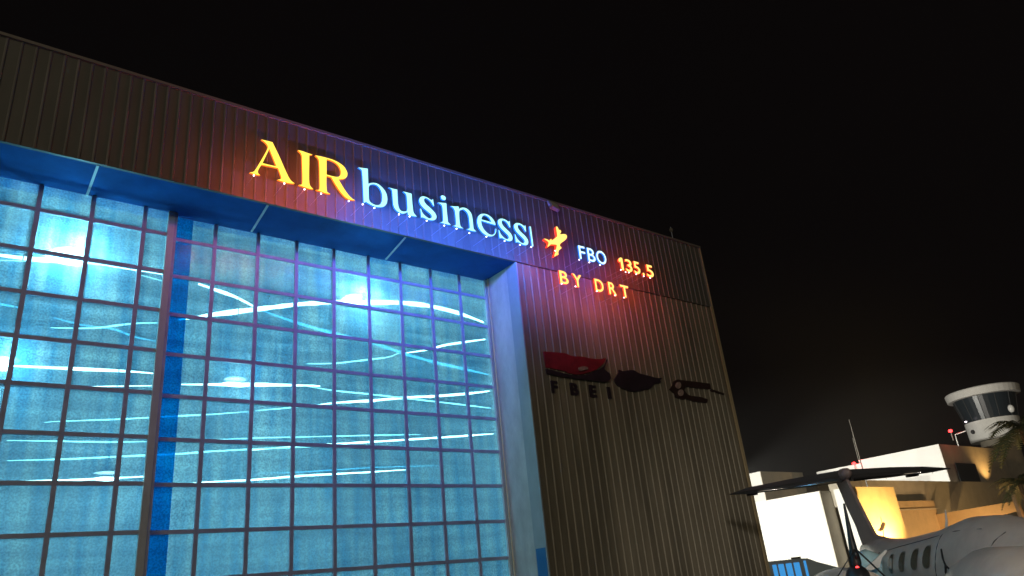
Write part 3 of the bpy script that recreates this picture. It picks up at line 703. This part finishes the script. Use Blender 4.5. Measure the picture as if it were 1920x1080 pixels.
seam([(3.0, 1.62), (3.02, 1.5), (3.0, 1.35)], .006)
seam([(6.9, 1.90), (6.95, 1.75), (6.98, 1.6), (6.98, 1.45), (6.92, 1.3), (6.85, 1.15)], .006)
seam([(8.9, 1.70), (8.85, 1.6), (8.82, 1.45), (8.82, 1.3)], .006)
seam([(3.4, 1.62), (4.5, 1.68), (5.5, 1.72), (6.5, 1.76), (7.5, 1.80), (8.3, 1.78)], .005)
# fin and bullet
def slab(poly, th, tip=1.):
    """poly in x,z; thickness along y"""
    return MB().prism([(x, -th / 2, z) for x, z in poly], (0, th, 0))
fix_normals(slab([(3.3, 1.78), (2.1, 1.90), (1.30, 2.0), (.82, 2.55), (.32, 3.15), (.05, 3.50), (-1.0, 3.52), (-.81, 3.29), (-.5, 2.79), (-.12, 2.34), (.14, 1.70)], .07).build('fin', M['plane_dark'], ac, local=True))
fix_normals(slab([(-.77, 3.29), (-.46, 2.79), (-.08, 2.34), (.10, 1.78), (.02, 1.78), (-.17, 2.3), (-.56, 2.79), (-.86, 3.3)], .045).build('rudder', M['plane_dark'], ac, local=True))
bl = MB().loft([[(x, r_ * math.cos(2 * math.pi * k_ / 14), 3.55 + r_ * math.sin(2 * math.pi * k_ / 14)) for k_ in range(14)] for x, r_ in ((-1.5, .02), (-1.2, .09), (-.7, .14), (-.1, .16), (.25, .13), (.42, .04))]).build('tail_bullet', M['plane_dark'], ac, smooth=True, local=True); fix_normals(bl)
for s_ in (-1, 1):
    def sec(y, le, te, th): return [(le, y, 3.52), (le - .12, y, 3.52 + th / 2), (te, y, 3.53), (le - .12, y, 3.52 - th / 2)]
    o = MB().loft([sec(.10 * s_, .05, -1.25, .30), sec(1.3 * s_, -.42, -1.45, .25), sec(2.3 * s_, -.95, -1.7, .18), sec((2.92 + .14 * s_) * s_, -1.4, -1.78, .03)]).build('tailplane', M['stab'], ac, local=True); fix_normals(o)
    MB().tube([(-.04, .2 * s_, 3.40), (-.50, 1.3 * s_, 3.42), (-.86, 2.1 * s_, 3.45)], [.045, .038, .018], 8).build('leading_edge_strip', M['polished'], o, smooth=True, local=True)  # polished rod added to give the highlight along the tailplane
    MB().box(-1.78, -1.62, min(2.0 * s_, 2.3 * s_), max(2.0 * s_, 2.3 * s_), 3.44, 3.56).build('horn_balance', M['stab'], o, local=True)
    for y_ in (1.5, 2.2, 2.7): MB().tube([(-1.6, y_ * s_, 3.52), (-1.82, y_ * s_, 3.47)], .006, 4).build('static_wick', M['black'], o, local=True)
MB().tube([(5.75, 0, 1.85), (5.9, 0, 2.0), (6.0, 0, 2.18)], [.03, .02, .01], 6).build('antenna_blade', M['pwhite'], fus, local=True)
# wing, nacelle, wheels
for s_ in (-1, 1):
    def wsec(y, le, te, th, z=.72): return [(le, y, z), (le - .5, y, z + th / 2), (te, y, z + .01), (le - .5, y, z - th / 2)]
    o = MB().loft([wsec(.45 * s_, 8.6, 6.4, .26), wsec(6.2 * s_, 8.1, 6.9, .12, .95)]).build('wing', M['plane_paint'], ac, local=True); fix_normals(o)
    nc = MB().loft([[(x, 1.15 * s_ + r_ * math.cos(2 * math.pi * k_ / 20), z_ + r_ * math.sin(2 * math.pi * k_ / 20)) for k_ in range(20)] for x, r_, z_ in ((9.1, .10, .9), (9.25, .30, .95), (9.6, .44, 1.0), (10.2, .54, 1.0), (11.2, .52, 1.0), (12.0, .30, .98), (12.1, .12, .98))]).build('engine_nacelle', M['plane_paint'], ac, smooth=True, local=True); fix_normals(nc)
    MB().tube([(8.0, 1.55 * s_, .66), (8.0, 1.55 * s_, .32)], .05).build('gear_leg', M['polished'], ac, local=True)
    MB().tube([(8.0, 1.45 * s_, .28), (8.0, 1.65 * s_, .28)], .28, 18).build('wheel', M['rubber'], ac, local=True)
MB().tube([(11.0, -.08, .2), (11.0, .08, .2)], .2, 16).build('wheel', M['rubber'], ac, local=True)
MB().tube([(11.0, 0, .7), (11.0, 0, .25)], .04).build('gear_leg', M['polished'], ac, local=True)

# ------------------------------------------------------------------ nearer propeller aircraft: blade, hub, cowl
dist = 13.2 / ray(1610, 1080).normalized().xy.length
hub = EYE + ray(1610, 1081).normalized() * 13.2
tipp = EYE + ray(1583, 944).normalized() * 13.2
ax = Vector((-.80, -.60, 0)).normalized()                   # propeller axis, towards camera
pv = thing('propeller_aircraft', (hub.x, hub.y, 0), 'nearer aircraft nose with one dark propeller blade standing upright', 'aircraft')
up = Vector((0, 0, 1)); sd = Vector((-ax.y, ax.x, 0))
L_ = (tipp - hub).length
def blade(ang):
    dr = up * math.cos(ang) + sd * math.sin(ang); ch = (sd * math.cos(ang) - up * math.sin(ang) + ax * .5).normalized(); nn = dr.cross(ch).normalized()
    rings_ = []
    for q, wd, th in ((.06, .07, .05), (.2, .085, .045), (.4, .062, .032), (.65, .038, .02), (.85, .026, .014), (.97, .020, .010), (1.0, .016, .008)):
        c_ = hub + dr * (L_ * q)
        rings_.append([c_ + ch * wd, c_ + nn * th, c_ - ch * wd, c_ - nn * th])
    return fix_normals(MB().loft(rings_).build('blade', M['black'], pv, smooth=True))
tilt = math.atan2((tipp - hub).dot(sd), (tipp - hub).dot(up))
for k_ in range(3): blade(tilt + k_ * 2 * math.pi / 3)
MB().loft([[hub + ax * a_ + (up * math.cos(t_) + sd * math.sin(t_)) * r_ for t_ in [2 * math.pi * j_ / 14 for j_ in range(14)]] for a_, r_ in ((-.12, .17), (0, .17), (.15, .12), (.26, .03))]).build('spinner', M['black'], pv, smooth=True)
MB().ball(hub + ax * .10 + up * .13, .025, .025, .02).build('red_marker', M['red_lamp'], pv, smooth=True)
cw = fix_normals(MB().loft([[hub - ax * a_ + Vector((0, 0, dz_)) + up * (r_ * .62 * math.sin(t_)) + sd * (r_ * math.cos(t_)) for t_ in [2 * math.pi * j_ / 24 for j_ in range(24)]] for a_, r_, dz_ in ((.14, .20, 0), (.35, .36, -.12), (.8, .52, -.22), (1.6, .60, -.24), (2.6, .58, -.24), (4.5, .35, -.2))]).build('engine_cowl', M['plane_paint'], pv, smooth=True))
MB().tube([hub - ax * .5 + sd * (.43 * math.cos(t_)) + up * (.23 * math.sin(t_) - .15) for t_ in [math.pi * j_ / 16 for j_ in range(17)]], .012, 6).build('cowl_edge', M['pwhite'], cw, smooth=True)
e_ = EYE + ray(1603, 1028).normalized() * 13.1
MB().tube([e_, EYE + ray(1652, 1074).normalized() * 12.7, EYE + ray(1690, 1110).normalized() * 12.5], .014, 5).build('tie_strap', M['black'], pv)
MB().tube([e_, EYE + ray(1590, 1050).normalized() * 12.9, EYE + ray(1560, 1098).normalized() * 12.6], .008, 5).build('tie_strap', M['black'], pv)
q = EYE + ray(1605, 1040).normalized() * 13.1; MB().ball(q, .035, .035, .05).build('strap_buckle', M['black'], pv, smooth=True)

# blue cowled aircraft and white fin between the two
c0 = EYE + ray(1628, 1056).normalized() * 18.0
bc = thing('small_aircraft', (c0.x, c0.y, 0), 'pale blue aircraft nose with a white fin glimpsed behind the upright propeller blade', 'aircraft')
fr_ = Vector((.79, -.60, 0))
def psil(px, dd, th, name, mat):
    P = [EYE + ray(u, v).normalized() * dd for u, v in px]
    return fix_normals(MB().prism(P, Vector((.75, .62, 0)) * th).build(name, mat, bc))
MB().loft([[c0 + Vector((0, 0, dz_)) + fr_ * a_ + Vector((.6, .79, 0)) * (r_ * math.cos(t_)) + up * (r_ * math.sin(t_)) for t_ in [2 * math.pi * j_ / 18 for j_ in range(18)]] for a_, r_, dz_ in ((-.30, .08, .06), (-.22, .24, -.02), (0, .34, -.06), (.4, .42, -.34), (1.4, .55, -.85))]).build('nose_cowl', M['pblue'], bc, smooth=True)
psil([(1622, 1066), (1637, 1053), (1660, 1031), (1664, 1033), (1654, 1046), (1649, 1064), (1632, 1070)], 17.4, .10, 'white_fin', M['pwhite'])

# ------------------------------------------------------------------ parked van
YV = 20.5
vn = thing('parked_van', (at_y(1500, 1048, YV).x, YV, 0), 'blue grey van with bright blue side windows beside the hangar corner', 'van')
pr = [at_y(u, v, YV) for u, v in ((1398, 1057), (1440, 1052), (1500, 1047), (1512, 1047.5), (1532, 1055), (1578, 1071))]
zr = pr[2].z
body = [(pr[0].x, zr), (pr[2].x, zr), (pr[3].x + .1, zr - .03), (pr[4].x, zr - .22), (pr[5].x, zr - .62), (pr[5].x + .5, zr - .85), (pr[5].x + .55, .35), (pr[0].x, .35)]
o = fix_normals(MB().prism([(x, YV, z) for x, z in body], (0, 1.9, 0)).build('body', M['van'], vn))
for (a_, b_) in ((1448, 1455), (1459, 1469), (1473.5, 1484), (1488.5, 1499)):
    xa = at_y(a_, 1060, YV).x; xb = at_y(b_, 1060, YV).x
    MB().box(xa, xb, YV - .02, YV - .003, zr - .95, zr - .16).build('side_window', M['bluewin'], vn)
xa = at_y(1508, 1060, YV).x; xb = at_y(1512, 1060, YV).x
MB().box(xa, xb, YV - .02, YV - .003, zr - .85, zr - .12).build('side_window', M['bluewin'], vn)
MB().box(pr[2].x - .1, pr[2].x + .25, YV + .1, YV + .4, zr + .001, zr + .08).build('roof_bump', M['trim'], vn)
for x in (pr[0].x + 1.0, pr[5].x - .4):
    for y in (YV - .02, YV + 1.7):
        MB().tube([(x, y, .34), (x, y + .22, .34)], .34, 18).build('wheel', M['rubber'], vn)

# ------------------------------------------------------------------ humid night air
hz = MB().box(-12, 150, -20, 70, -1.0, 25.5).build('haze', [], loc=(60, 20, -1.0)); tag(hz, kind='stuff')
hm = bpy.data.materials.new('humid_air'); hm.use_nodes = True; nt = hm.node_tree
nt.nodes.remove(nt.nodes['Principled BSDF'])
pvn = nt.nodes.new('ShaderNodeVolumePrincipled'); pvn.inputs['Color'].default_value = (.95, .95, .95, 1); pvn.inputs['Density'].default_value = .0006; pvn.inputs['Anisotropy'].default_value = .2
nt.links.new(pvn.outputs[0], nt.nodes['Material Output'].inputs['Volume']); hz.data.materials.append(hm)
